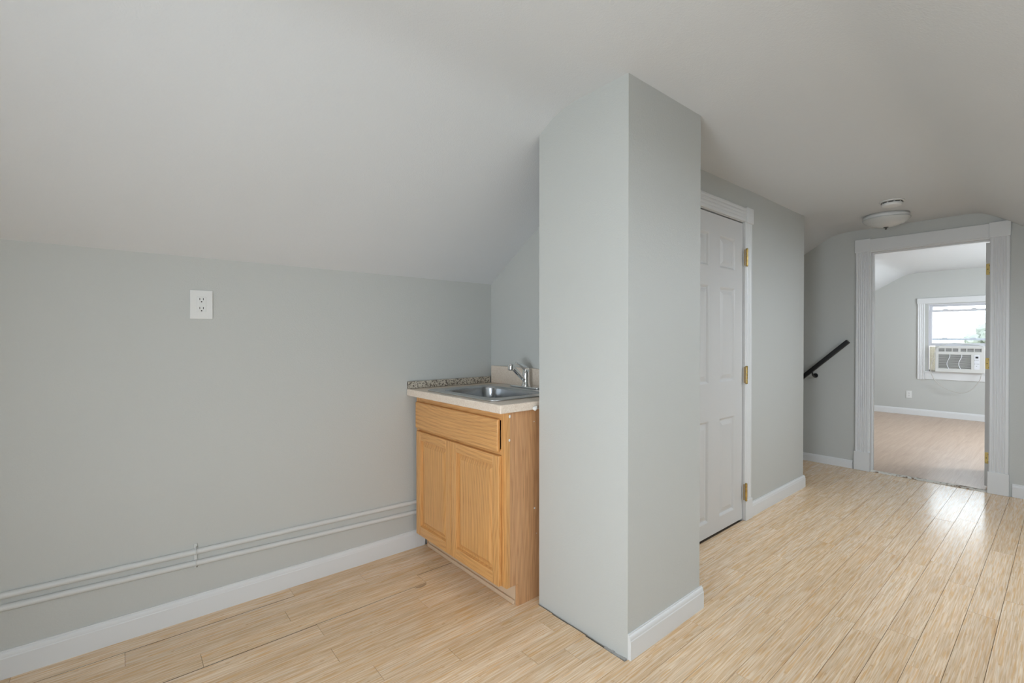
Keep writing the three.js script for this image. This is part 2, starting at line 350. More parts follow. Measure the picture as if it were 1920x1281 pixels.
// ---------------------------------------------------------------- baseboards
const baseShape = (h, d = 0.014) => { const s = new THREE.Shape(); s.moveTo(0, 0); s.lineTo(d, 0); s.lineTo(d, h * 0.74); s.lineTo(d * 0.86, h * 0.775); s.lineTo(d * 0.86, h * 0.80); s.quadraticCurveTo(d * 0.80, h * 0.92, d * 0.36, h * 0.955); s.lineTo(d * 0.36, h); s.lineTo(0, h); s.closePath(); return s; };
function base(origin, n, len, h = 0.095) { return sweep(baseShape(h), len, origin, n, [0, 1, 0]); }
// n x up gives the running direction: n = +z runs to -x, n = -x runs to -z
structure('baseboard_left', base([1.36, 0, KNEE], [0, 0, 1], 1.36 - GABLE, 0.098), M.trim, 'long white baseboard under the pipes on the low wall', 'baseboard', 0);
structure('baseboard_column', merge([base([1.9988, 0, -1.06], [0, 0, 1], 1.9988 - 1.4555), sweep(baseShape(0.095), -HW - 1.0605, [1.985, 0, HW], [1, 0, 0], [0, 1, 0])]), M.trim, 'short white baseboard wrapped round the foot of the column', 'baseboard', 0);
structure('baseboard_hall', merge([base([HEND + 0.014, 0, HW], [0, 0, 1], HEND + 0.014 - 3.268), sweep(baseShape(0.095), 0.35, [HEND, 0, HW - 0.0005 - 0.35], [1, 0, 0], [0, 1, 0])]), M.trim, 'white baseboard right of the panel door up to the stair corner', 'baseboard', 0);
structure('baseboard_far', base([FARX, 0, -1.284], [-1, 0, 0], 0.51, 0.075), M.trim, 'white baseboard under the black handrail', 'baseboard', 2);
structure('baseboard_far', base([FARX, 0, KNEE_R], [-1, 0, 0], KNEE_R + 0.272, 0.10), M.trim, 'white baseboard right of the open doorway', 'baseboard', 2);
structure('baseboard_bedroom', base([BEDX, 0, 1.3], [-1, 0, 0], 4.2, 0.10), M.trim, 'white baseboard under the window of the far room', 'baseboard', 2);

// ---------------------------------------------------------------- door casings
function flutes(w, t, n) {                                           // profile of a fluted board: X across, Y proud
  const s = new THREE.Shape(); s.moveTo(0, 0); s.lineTo(w, 0); s.lineTo(w, t * 0.8); s.lineTo(w - 0.004, t);
  const e = w * 0.14, step = (w - 2 * e) / n;
  for (let i = 0; i < n; i++) { const x = w - e - i * step; s.lineTo(x, t); s.quadraticCurveTo(x - step * 0.36, t - 0.007, x - step * 0.72, t); }
  s.lineTo(0.004, t); s.lineTo(0, t * 0.8); s.closePath(); return s;
}
// proud direction P, running direction L; width runs along P x L
function fluted(origin, P, L, w, t, len, n = 5) { const X = new THREE.Vector3(...P).cross(new THREE.Vector3(...L)); return sweep(flutes(w, t, n), len, origin, X.toArray(), P); }
{
  const g = group('trim_1');                                         // bedroom doorway, facing -x, so widths run to -z
  mesh('side_casing', fluted([FARX, 0.17, -1.160], [-1, 0, 0], [0, 1, 0], 0.106, 0.018, 1.835), M.trim, g);
  mesh('side_casing', fluted([FARX, 0.17, -0.292], [-1, 0, 0], [0, 1, 0], 0.106, 0.018, 1.835), M.trim, g);
  mesh('head_casing', B(FARX - 0.018, FARX, 1.995, 2.101, -1.157, -0.402, 0.003), M.trim, g);
  for (const z of [-1.272, -0.406]) {
    mesh('plinth_block', B(FARX - 0.024, FARX, 0, 0.17, z, z + 0.118, 0.003), M.trim, g);
    mesh('corner_block', B(FARX - 0.026, FARX, 1.99, 2.108, z, z + 0.118, 0.004), M.trim, g);
  }
  mesh('jamb', B(FARX - 0.006, FARX + 0.13, 0, 1.985, DW.z0, DW.z0 + 0.016), M.trim, g);
  mesh('jamb', B(FARX - 0.006, FARX + 0.13, 0, 1.985, DW.z1 - 0.016, DW.z1), M.trim, g);
  mesh('jamb_head', B(FARX - 0.006, FARX + 0.13, 1.985, 2.0, DW.z0, DW.z1), M.trim, g);
  mesh('door_stop', B(FARX + 0.045, FARX + 0.075, 0, 1.985, DW.z0 + 0.016, DW.z0 + 0.027), M.trim, g);
  mesh('door_stop', B(FARX + 0.045, FARX + 0.075, 1.974, 1.985, DW.z0 + 0.027, DW.z1 - 0.016), M.trim, g);
  top(g, 'white fluted casing with corner blocks round the open doorway', 'door frame', ST);
}
structure('trim_2', sweep(poly([[0, 0], [0.062, 0], [0.055, 0.007], [0.044, 0.010], [0.018, 0.010], [0.007, 0.007]]), DW.z1 - DW.z0 - 0.034, [FARX - 0.0055, 0, DW.z0 + 0.017], [1, 0, 0], [0, 1, 0]), M.worn, 'worn white threshold strip with flaking paint in the open doorway', 'threshold', 2);
{
  const g = group('trim_3');                                         // closet door, facing +z, so widths run to -x
  mesh('side_casing', fluted([3.250, 0.135, HW], [0, 0, 1], [0, 1, 0], 0.098, 0.016, 1.85, 3), M.trim, g);
  mesh('side_casing', fluted([2.375, 0.135, HW], [0, 0, 1], [0, 1, 0], 0.085, 0.016, 1.85, 3), M.trim, g);
  mesh('head_casing', fluted([2.37, 1.976, HW], [0, 0, 1], [1, 0, 0], 0.09, 0.016, 0.80, 3).translate(0, 0, 0), M.trim, g);
  for (const x of [2.285, 3.158]) { mesh('plinth_block', B(x, x + 0.098, 0, 0.135, HW, HW + 0.022, 0.003), M.trim, g); mesh('corner_block', B(x, x + 0.098, 1.970, 2.072, HW, HW + 0.024, 0.004), M.trim, g); }
  mesh('jamb', B(D1.x0, D1.x0 + 0.012, 0, D1.y1, HW - 0.1, HW), M.trim, g);
  mesh('jamb', B(D1.x1 - 0.012, D1.x1, 0, D1.y1, HW - 0.1, HW), M.trim, g);
  mesh('jamb_head', B(D1.x0 + 0.012, D1.x1 - 0.012, D1.y1 - 0.012, D1.y1, HW - 0.1, HW), M.trim, g);
  top(g, 'white casing with corner blocks round the closed panel door', 'door frame', ST);
}

// ---------------------------------------------------------------- six-panel doors
function nested(x0, x1, y0, y1, steps) {                             // nested rectangles [inset, height], facing +z
  const pos = [], q = (a, b, c, d) => pos.push(...a, ...b, ...c, ...a, ...c, ...d);
  const ring = ([i, z]) => [[x0 + i, y0 + i, z], [x1 - i, y0 + i, z], [x1 - i, y1 - i, z], [x0 + i, y1 - i, z]];
  for (let s = 0; s + 1 < steps.length; s++) { const A = ring(steps[s]), C = ring(steps[s + 1]); for (let k = 0; k < 4; k++) { const n = (k + 1) % 4; q(A[k], A[n], C[n], C[k]); } }
  const E = ring(steps[steps.length - 1]); q(E[0], E[1], E[2], E[3]);
  const g = new THREE.BufferGeometry(); g.setAttribute('position', new THREE.Float32BufferAttribute(pos, 3)); g.computeVertexNormals();
  return uvm(g, 1);
}
const moulded = [[0, 0], [0.006, -0.003], [0.014, -0.010], [0.022, -0.010], [0.046, -0.003], [0.050, -0.003]];
function doorLeaf(g, w, h, t, mat) {                                 // local: x 0..w, y 0..h, front face at z = 0, back at -t
  const sx = 0.112, mid = 0.137, pw = (w - 2 * sx - mid) / 2, cols = [[sx, sx + pw], [sx + pw + mid, w - sx]];
  const rows = [[0.10 - 0.012, 0.71 - 0.012], [0.935 - 0.012, 1.528 - 0.012], [1.645 - 0.012, 1.846 - 0.012]];
  const f = [], ys = [0, ...rows.flat(), h];
  for (let i = 0; i < ys.length; i += 2) f.push(B(0, w, ys[i], ys[i + 1], -t, 0));
  for (const [a, b] of rows) for (const [c, d] of [[0, sx], [sx + pw, sx + pw + mid], [w - sx, w]]) f.push(B(c, d, a, b, -t, 0));
  mesh('door_slab', uvm(merge(f)), mat, g);
  for (const [a, b] of rows) for (const [c, d] of cols) {
    const back = nested(w - d, w - c, a, b, moulded); back.rotateY(Math.PI); back.translate(w, 0, -t);
    mesh('door_panel', merge([nested(c, d, a, b, moulded), back]), mat, g);
  }
}
{
  const g = group('door_1', 2.390, 0.012, HW - 0.003);
  doorLeaf(g, 0.760, 1.953, 0.035, M.door);
  for (const y of [1.728, 0.955, 0.181]) {                           // hinges at the right edge, knuckle proud of the casing joint
    const h = group('hinge', 0.765, y, 0.0245);
    mesh('hinge_leaf', B(-0.012, 0.006, -0.053, 0.053, -0.0115, -0.0098), M.brass, h);
    for (let k = 0; k < 5; k++) mesh('knuckle', cyl(0.0075, 0.0075, 0.0195, 0.0, -0.043 + k * 0.0213, 0.001, 14), M.brass, h);
    for (const s of [-1, 1]) mesh('pin_cap', new THREE.SphereGeometry(0.0078, 12, 8).scale(1, 0.7, 1).translate(0, s * 0.055, 0.001), M.brassDull, h);
    g.add(h);
  }
  const k = group('knob', 0.050, 0.80, 0);
  mesh('rose', new THREE.LatheGeometry([[0, 0.012], [0.018, 0.010], [0.030, 0.004], [0.032, 0]].map((p) => new THREE.Vector2(...p)), 28).rotateX(Math.PI / 2), M.steel, k);
  mesh('knob_ball', new THREE.LatheGeometry([[0.010, 0], [0.010, 0.026], [0.020, 0.034], [0.0265, 0.046], [0.025, 0.058], [0.016, 0.066], [0, 0.068]].map((p) => new THREE.Vector2(...p)), 28).rotateX(Math.PI / 2), M.steel, k);
  g.add(k);
  top(g, 'closed white six-panel door with three brass hinges on the hallway wall', 'door', ST);
}
{ // the bedroom door stands open into the far room, its hinge edge towards the hallway
  const g = group('door_2', FARX + 0.135, 0.02, -0.434); g.rotation.y = 0;
  const leaf = group('door_leaf', 0, 0, 0.034);
  doorLeaf(leaf, 0.75, 1.955, 0.034, M.door); g.add(leaf);
  for (const y of [1.742, 0.985, 0.225]) {
    const h = group('hinge', 0, y, 0.017);
    const s = new THREE.Shape(); s.moveTo(0.0155, -0.045); s.lineTo(0.0155, 0.045); s.lineTo(-0.008, 0.045); s.quadraticCurveTo(-0.0155, 0.045, -0.0155, 0.036); s.lineTo(-0.0155, -0.036); s.quadraticCurveTo(-0.0155, -0.045, -0.008, -0.045); s.closePath();
    const lf = new THREE.ExtrudeGeometry(s, { depth: 0.002, bevelEnabled: false }); lf.rotateY(-Math.PI / 2);
    mesh('hinge_leaf', lf, M.brassDull, h);
    for (const [sy, sz] of [[-0.03, 0.004], [0, -0.006], [0.03, 0.004]]) mesh('screw', new THREE.CylinderGeometry(0.0035, 0.0035, 0.001, 10).rotateZ(Math.PI / 2).translate(-0.0022, sy, sz), M.darkHole, h);
    mesh('knuckle', cyl(0.006, 0.006, 0.09, -0.004, 0, 0.0215, 12), M.brassDull, h);
    g.add(h);
  }
  top(g, 'white door standing open into the far room, brass hinges on its edge', 'door', ST);
}

// ---------------------------------------------------------------- windows
function sash(g, name, x, z0, z1, y0, y1, bars, depth = 0.028) {
  const s = group(name);
  mesh('stile', B(x, x + depth, y0, y1, z0, z0 + bars.s, 0.003), M.vinyl, s);
  mesh('stile', B(x, x + depth, y0, y1, z1 - bars.s, z1, 0.003), M.vinyl, s);
  mesh('rail', B(x, x + depth, y0, y0 + bars.b, z0 + bars.s, z1 - bars.s, 0.003), M.vinyl, s);
  mesh('rail', B(x, x + depth, y1 - bars.t, y1, z0 + bars.s, z1 - bars.s, 0.003), M.vinyl, s);
  mesh('pane', B(x + depth / 2 - 0.002, x + depth / 2 + 0.002, y0 + bars.b - 0.004, y1 - bars.t + 0.004, z0 + bars.s - 0.004, z1 - bars.s + 0.004), M.glass, s);
  g.add(s); return s;
}
{
  const g = group('window_1');
  // casing on the wall, facing -x
  mesh('side_casing', fluted([BEDX, 0.57, -1.440], [-1, 0, 0], [0, 1, 0], 0.086, 0.016, 1.17, 3), M.trim, g);
  mesh('side_casing', fluted([BEDX, 0.57, -0.554], [-1, 0, 0], [0, 1, 0], 0.086, 0.016, 1.17, 3), M.trim, g);
  mesh('head_casing', B(BEDX - 0.02, BEDX, 1.74, 1.825, -1.532, -0.548, 0.003), M.trim, g);
  mesh('apron', B(BEDX - 0.014, BEDX, 0.575, 0.675, -1.438, -0.642, 0.003), M.trim, g);
  mesh('sill', B(BEDX - 0.022, BEDX + 0.06, 0.675, 0.70, -1.438, -0.642, 0.003), M.trim, g);
  // frame lining
  mesh('frame', merge([B(BEDX, BEDX + 0.13, W1.y0, W1.y1, W1.z0, W1.z0 + 0.012), B(BEDX, BEDX + 0.13, W1.y0, W1.y1, W1.z1 - 0.012, W1.z1), B(BEDX, BEDX + 0.13, W1.y1 - 0.016, W1.y1, W1.z0 + 0.012, W1.z1 - 0.012), B(BEDX + 0.06, BEDX + 0.13, W1.y0, W1.y0 + 0.02, W1.z0 + 0.012, W1.z1 - 0.012)]), M.vinyl, g);
  const a = W1.z0 + 0.012, b = W1.z1 - 0.012;
  const low = sash(g, 'lower_sash', BEDX + 0.03, a, b, 1.088, 1.640, { s: 0.030, b: 0.045, t: 0.032 });
  for (const z of [-1.21, -0.90]) mesh('sash_lock', sweep(poly([[-0.035, 0], [0.035, 0], [0.012, 0.016], [-0.012, 0.016]]), 0.02, [BEDX + 0.033, 1.640, z], [0, 0, -1], [0, 1, 0]), M.vinyl, low);
  const up = sash(g, 'upper_sash', BEDX + 0.064, a, b, 1.175, 1.714, { s: 0.030, b: 0.032, t: 0.026 });
  for (const z of [-1.22, -0.91]) mesh('tilt_latch', B(BEDX + 0.06, BEDX + 0.085, 1.207, 1.217, z - 0.03, z + 0.03, 0.002), M.vinyl, up);
  top(g, 'white sash window of the far room, raised over the air conditioner', 'window', ST);
}
{
  const g = group('window_2');                                       // in the gable wall behind the camera
  mesh('frame', merge([B(GABLE - 0.12, GABLE + 0.015, GW.y0, GW.y1, GW.z0, GW.z0 + 0.025), B(GABLE - 0.12, GABLE + 0.015, GW.y0, GW.y1, GW.z1 - 0.025, GW.z1), B(GABLE - 0.12, GABLE + 0.015, GW.y1 - 0.025, GW.y1, GW.z0, GW.z1), B(GABLE - 0.12, GABLE + 0.03, GW.y0, GW.y0 + 0.025, GW.z0, GW.z1)]), M.vinyl, g);
  sash(g, 'lower_sash', GABLE - 0.06, GW.z0 + 0.025, GW.z1 - 0.025, GW.y0 + 0.025, 0.89, { s: 0.03, b: 0.04, t: 0.03 });
  sash(g, 'upper_sash', GABLE - 0.10, GW.z0 + 0.025, GW.z1 - 0.025, 0.865, GW.y1 - 0.025, { s: 0.03, b: 0.03, t: 0.03 });
  top(g, 'white sash window in the gable wall', 'window', ST);
}
ROOF.wins.forEach(([x0, x1], i) => {                                  // roof windows added for their light, out of view: local y points out of the slope, z down it
  const g = group('window_' + (4 + i), (x0 + x1) / 2, ROOF.y, ROOF.z), w = (x1 - x0) / 2, h = ROOF.half; g.rotation.x = LEAN;
  mesh('frame', merge([B(-w - 0.02, -w + 0.02, -0.02, 0.15, -h - 0.02, h + 0.02), B(w - 0.02, w + 0.02, -0.02, 0.15, -h - 0.02, h + 0.02), B(-w + 0.02, w - 0.02, -0.02, 0.15, -h - 0.02, -h + 0.02), B(-w + 0.02, w - 0.02, -0.02, 0.15, h - 0.02, h + 0.02)]), M.vinyl, g);
  mesh('pane', B(-w + 0.02, w - 0.02, 0.10, 0.104, -h + 0.02, h - 0.02), M.glass, g);
  top(g, i ? 'white roof window added for light in the slope opposite the panel door' : 'white roof window added for light in the slope opposite the sink', 'window', ST);
});
{
  const g = group('window_3');                                       // side window of the far room
  mesh('frame', merge([B(6.75, 6.79, 0.8, 1.9, 1.29, 1.42), B(8.21, 8.25, 0.8, 1.9, 1.29, 1.42), B(6.75, 8.25, 1.86, 1.9, 1.29, 1.42), B(6.75, 8.25, 0.8, 0.84, 1.28, 1.42), B(7.48, 7.52, 0.84, 1.86, 1.34, 1.40)]), M.vinyl, g);
  mesh('pane', B(6.79, 7.48, 0.84, 1.86, 1.368, 1.372), M.glass, g); mesh('pane', B(7.52, 8.21, 0.84, 1.86, 1.368, 1.372), M.glass, g);
  top(g, 'wide white window in the side wall of the far room', 'window', ST);
}

// ---------------------------------------------------------------- sink cabinet (local: x to the right along +z, front at z = 0)
{
  const g = group('sink_cabinet', 1.300, 0, -1.9975); g.rotation.y = -Math.PI / 2;
  const W = 0.4075, D = 0.552, H = 0.882;
  const sideShape = poly([[0, 0.1], [0, H], [-D, H], [-D, 0], [-0.066, 0], [-0.066, 0.1]].map(([z, y]) => [-z, y]));
  for (const s of [-1, 1]) { const q = sweep(sideShape, 0.016, [s > 0 ? W - 0.0165 : -W, 0, 0], [0, 0, -1], [0, 1, 0]); mesh('side_panel', uvm(q, 1, s), M.oakSide, g); }
  const FT = -0.0185;
  for (const s of [-1, 1]) mesh('frame_stile', uvm(B(s > 0 ? W - 0.038 : -W - 0.0004, s > 0 ? W + 0.0004 : -W + 0.038, 0.1, H, FT, 0.0004), 1, 0.13 * s), M.oakV, g);
  for (const [y0, y1] of [[0.1, 0.135], [0.672, 0.712], [0.842, H]]) mesh('frame_rail', uvm(B(-W + 0.038, W - 0.038, y0, y1, FT, 0), 0, y0, 0.2), M.oakV, g);
  mesh('cabinet_bottom', uvm(B(-W + 0.016, W - 0.017, 0.1, 0.115, -D, FT), 0), M.oakSide, g);
  mesh('toe_kick', uvm(B(-W + 0.0, W - 0.018, 0, 0.098, -0.074, -0.0665), 0), M.kick, g);
  mesh('kick_molding', uvm(B(-W + 0.02, W - 0.02, 0, 0.020, -0.0665, -0.056, 0.004), 0), M.kick, g);
  const dr = group('drawer_front', 0, 0, 0);
  mesh('drawer_face', uvm(B(-0.390, 0.3655, 0.700, 0.848, 0.0008, 0.0195, 0.006), 0, 0.31, 0.05), M.oakV, dr); g.add(dr);
  for (const [x0, x1, off] of [[-0.3775, -0.0185, 0.02], [-0.0135, 0.3765, 0.25]]) {
    const d = group('cabinet_door'), y0 = 0.102, y1 = 0.685, f = 0.046, z0 = 0.0008, z1 = 0.0205;
    mesh('stile', uvm(B(x0, x0 + f, y0, y1, z0, z1, 0.004), 1, off), M.oakV, d);
    mesh('stile', uvm(B(x1 - f, x1, y0, y1, z0, z1, 0.004), 1, off + 0.07), M.oakV, d);
    mesh('rail', uvm(B(x0 + f - 0.001, x1 - f + 0.001, y0, y0 + f + 0.008, z0, z1, 0.004), 0, off + 0.1, 0.3), M.oakV, d);
    mesh('rail', uvm(B(x0 + f - 0.001, x1 - f + 0.001, y1 - f - 0.002, y1, z0, z1, 0.004), 0, off + 0.15, 0.7), M.oakV, d);
    const pg = nested(x0 + f - 0.002, x1 - f + 0.002, y0 + f + 0.006, y1 - f, [[0, z1 - 0.002], [0.003, z1 - 0.008], [0.005, z1 - 0.015], [0.015, z1 - 0.015], [0.033, z1 - 0.006], [0.036, z1 - 0.006]]);
    mesh('panel', uvm(pg, 1, off + 0.2, off), M.oakV, d);
    g.add(d);
  }
  // dried paint and caulk marks on the side
  const blob = (y, z, s, sx = 1) => new THREE.SphereGeometry(s, 10, 6).scale(0.25, sx, 1).translate(W, y, z);
  for (const b of [[0.757, -0.016, 0.005, 1.4], [0.42, -0.168, 0.0045], [0.823, -0.165, 0.0025], [0.862, -0.018, 0.006, 1.3], [0.30, -0.18, 0.002]]) mesh('paint_spot', blob(...b), M.caulk, g);
  top(g, 'honey oak sink cabinet with two doors and a false drawer front', 'cabinet');
}
// ---------------------------------------------------------------- worktop, splash strips
const CT = 0.920;
function rrect(x0, x1, y0, y1, r, P = THREE.Shape) { const s = new P(); s.moveTo(x0 + r, y0); s.lineTo(x1 - r, y0); s.absarc(x1 - r, y0 + r, r, -Math.PI / 2, 0); s.lineTo(x1, y1 - r); s.absarc(x1 - r, y1 - r, r, 0, Math.PI / 2); s.lineTo(x0 + r, y1); s.absarc(x0 + r, y1 - r, r, Math.PI / 2, Math.PI); s.lineTo(x0, y0 + r); s.absarc(x0 + r, y0 + r, r, Math.PI, Math.PI * 1.5); return s; }
function slab(shape, y, t, bevel) {                                  // shape in (x, -z), lying flat, top at y
  const g = new THREE.ExtrudeGeometry(shape, { depth: t - 2 * bevel, bevelEnabled: bevel > 0, bevelSize: bevel, bevelThickness: bevel, bevelSegments: 3, bevelOffset: -bevel, curveSegments: 8 });
  g.rotateX(-Math.PI / 2); g.translate(0, y - t + bevel, 0); return g;
}
const SK = { x0: 1.285, x1: 1.835, z0: -2.285, z1: -1.672 };
{
  const s = rrect(1.248, 1.852, 1.567, 2.428, 0.006); s.holes.push(rrect(SK.x0 + 0.02, SK.x1 - 0.02, -SK.z1 + 0.02, -SK.z0 - 0.02, 0.04, THREE.Path));
  top(mesh('countertop', uvm(slab(s, CT, 0.038, 0.004), 0), M.counter), 'beige speckled laminate worktop on the oak cabinet', 'countertop');
  top(mesh('side_splash', uvm(B(1.250, 1.834, CT + 0.001, CT + 0.042, -2.428, -2.408, 0.003), 0), M.granite), 'speckled brown and grey stone strip along the low wall above the worktop', 'splashback');
  top(mesh('backsplash', uvm(B(1.836, 1.855, CT + 0.001, CT + 0.112, -2.405, -1.567, 0.004), 2), M.counter), 'taller beige laminate splashback behind the faucet', 'splashback');
  const c = []; for (let i = 0; i < 7; i++) c.push(new THREE.IcosahedronGeometry(rr(0.006, 0.012), 1).scale(1, 0.8, 0.7).translate(1.447 + rr(-0.012, 0.010), 0.893 + rr(-0.012, 0.014), -1.563 + rr(-0.003, 0.006)));
  top(mesh('caulk_lump', merge(c), M.caulk), 'lump of white caulk between worktop end and column', 'caulk');
}
// ---------------------------------------------------------------- stainless sink
{
  const g = group('sink', (SK.x0 + SK.x1) / 2, CT, (SK.z0 + SK.z1) / 2), ox = -g.position.x, oz = -g.position.z;
  const bx = { x0: 1.340, x1: 1.700, z0: -2.225, z1: -1.735 };
  const s = rrect(SK.x0, SK.x1, -SK.z1, -SK.z0, 0.045); s.holes.push(rrect(bx.x0, bx.x1, -bx.z1, -bx.z0, 0.075, THREE.Path));
  const rim = slab(s, 0.0065, 0.006, 0.0025); rim.translate(ox, 0, oz);
  mesh('rim', rim, M.steel, g);
  // bowl: rounded rectangles going down
  const rings = [[-0.002, 0.006], [0.003, 0.002], [0.006, -0.008], [0.012, -0.08], [0.016, -0.135], [0.024, -0.152], [0.040, -0.160], [0.09, -0.163], [0.15, -0.165]];
  const pos = [], idx = [], N = 96;
  rings.forEach(([ins, y]) => {
    const r = Math.max(0.02, 0.075 - ins * 0.35), sh = rrect(bx.x0 + ins, bx.x1 - ins, -bx.z1 + ins, -bx.z0 - ins, r), pts = sh.getSpacedPoints(N);
    for (let i = 0; i <= N; i++) pos.push(pts[i].x + ox, y, -pts[i].y + oz);
  });
  const m = N + 1;
  for (let k = 0; k + 1 < rings.length; k++) for (let i = 0; i < N; i++) { const a = k * m + i, b = a + 1, c = a + m, d = c + 1; idx.push(a, b, c, b, d, c); }
  const ctr = pos.length / 3; pos.push((bx.x0 + bx.x1) / 2 + ox, -0.167, (bx.z0 + bx.z1) / 2 + oz);
  for (let i = 0; i < N; i++) idx.push((rings.length - 1) * m + i, (rings.length - 1) * m + i + 1, ctr);
  const bowl = new THREE.BufferGeometry(); bowl.setAttribute('position', new THREE.Float32BufferAttribute(pos, 3)); bowl.setIndex(idx); bowl.computeVertexNormals();
  mesh('bowl', bowl, std({ color: lin(0.46, 0.475, 0.49), roughness: 0.24, metalness: 1, side: THREE.DoubleSide }), g);
  mesh('drain', new THREE.LatheGeometry([[0, -0.166], [0.02, -0.168], [0.034, -0.163], [0.044, -0.161], [0.046, -0.164]].map((p) => new THREE.Vector2(...p)), 28).translate((bx.x0 + bx.x1) / 2 + ox, 0.002, (bx.z0 + bx.z1) / 2 + oz), M.chrome, g);
  top(g, 'square stainless steel drop-in sink set in the worktop', 'sink');
}
// ---------------------------------------------------------------- faucet
{
  const g = group('faucet', 1.775, CT + 0.0065, -1.995);
  const plate = rrect(-0.028, 0.028, -0.125, 0.125, 0.027); mesh('deck_plate', slab(plate, 0.010, 0.0098, 0.004), M.chrome, g);
  mesh('faucet_body', new THREE.LatheGeometry([[0.026, 0.010], [0.026, 0.018], [0.021, 0.024], [0.019, 0.050], [0.021, 0.072], [0.020, 0.090], [0.014, 0.104], [0, 0.108]].map((p) => new THREE.Vector2(...p)), 28), M.chrome, g);
  mesh('spout', merge([tube([[-0.006, 0.040, 0], [-0.04, 0.066, 0.002], [-0.085, 0.103, 0.004], [-0.112, 0.124, 0.005]], 0.0125, 24, 14)]), M.chrome, g);
  mesh('spray_head', new THREE.LatheGeometry([[0, 0.034], [0.013, 0.032], [0.017, 0.026], [0.0165, 0.010], [0.0175, 0.006], [0.0175, -0.002], [0.014, -0.004], [0, -0.004]].map((p) => new THREE.Vector2(...p)), 24).translate(-0.116, 0.108, 0.005), M.chrome, g);
  const lever = new THREE.ExtrudeGeometry(poly([[0.014, 0.088], [0.016, 0.106], [-0.006, 0.122], [-0.040, 0.138], [-0.072, 0.146], [-0.074, 0.140], [-0.044, 0.128], [-0.016, 0.108]]), { depth: 0.016, bevelEnabled: true, bevelSize: 0.003, bevelThickness: 0.003, bevelSegments: 2 });
  lever.translate(0, 0, -0.008); mesh('lever', lever, M.chrome, g);
  top(g, 'chrome single-lever faucet with angled spout on the sink ledge', 'faucet');
}
// ---------------------------------------------------------------- outlets
function outlet(cx, cy, w, h, label, place) {
  const g = group('wall_outlet');
  mesh('cover_plate', B(-w / 2, w / 2, -h / 2, h / 2, 0.0005, 0.006, 0.0028), M.plastic, g);
  mesh('receptacle', B(-0.0168, 0.0168, -0.034, 0.034, 0.004, 0.0075, 0.001), M.plastic, g);
  for (const s of [1, -1]) {
    for (const q of [-1, 1]) mesh('slot', B(q * 0.0064 - 0.0012, q * 0.0064 + 0.0012, s * 0.0195 + 0.000, s * 0.0195 + 0.009, 0.0070, 0.0079), M.darkHole, g);
    mesh('ground_hole', new THREE.CylinderGeometry(0.0027, 0.0027, 0.001, 14).rotateX(Math.PI / 2).translate(0, s * 0.0195 - 0.0075, 0.0075), M.darkHole, g);
  }
  place(g); g.position.y = cy;
  return top(g, label, 'outlet');
}
outlet(0, 1.3555, 0.084, 0.125, 'white duplex outlet high on the low wall above the pipes', (g) => { g.position.x = 0.2685; g.position.z = KNEE; });
outlet(0, 0.318, 0.070, 0.114, 'small white outlet low on the far room wall below the window', (g) => { g.position.x = BEDX; g.position.z = -1.625; g.rotation.y = -Math.PI / 2; });

// ---------------------------------------------------------------- painted heating pipes
{
  const zc = KNEE + 0.006;
  const upper = [[GABLE, 0.307, zc], [-0.33, 0.2955, zc], [0.25, 0.2845, zc], [0.51, 0.279, zc], [1.29, 0.262, zc], [1.85, 0.250, zc]];
  const lower = [[GABLE, 0.268, zc], [-0.33, 0.2515, zc], [0.25, 0.235, zc], [0.51, 0.227, zc], [1.29, 0.203, zc], [1.85, 0.187, zc]];
  top(mesh('pipe', tube(upper, 0.0122, 80, 16), M.pipe), 'upper of two painted pipes running along the low wall', 'pipe');
  top(mesh('pipe', tube(lower, 0.0122, 80, 16), M.pipe), 'lower of two painted pipes running along the low wall, next to the baseboard', 'pipe');
  const g = group('pipe_clip', 0.243, 0.262, KNEE);
  mesh('strap', uvm(B(-0.006, 0.006, -0.048, 0.056, 0.0005, 0.005, 0.002)), M.pipe, g);
  for (const y of [0.0225, -0.027]) { const t = new THREE.TorusGeometry(0.0132, 0.0022, 8, 18, Math.PI).rotateZ(-Math.PI / 2).rotateY(-Math.PI / 2).translate(0, y, 0.006); mesh('clip_band', t, M.pipe, g); }
  mesh('screw', cyl(0.003, 0.003, 0.004, 0, 0, 0, 8).rotateX(Math.PI / 2).translate(0.004, 0.042, 0.006), M.acGrey, g);
  mesh('screw', cyl(0.003, 0.003, 0.004, 0, 0, 0, 8).rotateX(Math.PI / 2).translate(0.004, -0.044, 0.006), M.acGrey, g);
  top(g, 'painted metal clip holding both pipes to the low wall', 'clip');
}
// ---------------------------------------------------------------- handrail
{
  const g = group('handrail', FARX, 1.19, -1.305), d = new THREE.Vector3(0, -0.69, -0.724).normalize();
  const len = 1.45, s = rrect(-0.019, 0.019, -0.019, 0.019, 0.008), r = new THREE.ExtrudeGeometry(s, { depth: len, bevelEnabled: true, bevelSize: 0.002, bevelThickness: 0.002, bevelSegments: 2, bevelOffset: -0.002, curveSegments: 5 });
  const Z = d, X = new THREE.Vector3(1, 0, 0), Y = Z.clone().cross(X);
  r.applyMatrix4(new THREE.Matrix4().makeBasis(X, Y, Z).setPosition(-0.07, -0.012, -0.004));
  mesh('rail', r, M.black, g);
  for (const t of [0.405, 1.25]) {
    const p = d.clone().multiplyScalar(t), b = group('bracket', 0, p.y, p.z);
    mesh('wall_plate', new THREE.CylinderGeometry(0.022, 0.022, 0.006, 20).rotateZ(Math.PI / 2).translate(-0.003, -0.066, 0.008), M.black, b);
    mesh('arm', tube([[-0.004, -0.066, 0.008], [-0.035, -0.072, 0.008], [-0.064, -0.058, 0.004], [-0.070, -0.028, 0]], 0.0075, 20, 10), M.black, b);
    g.add(b);
  }
  top(g, 'black handrail sloping down the stairwell beside the open doorway', 'handrail');
}
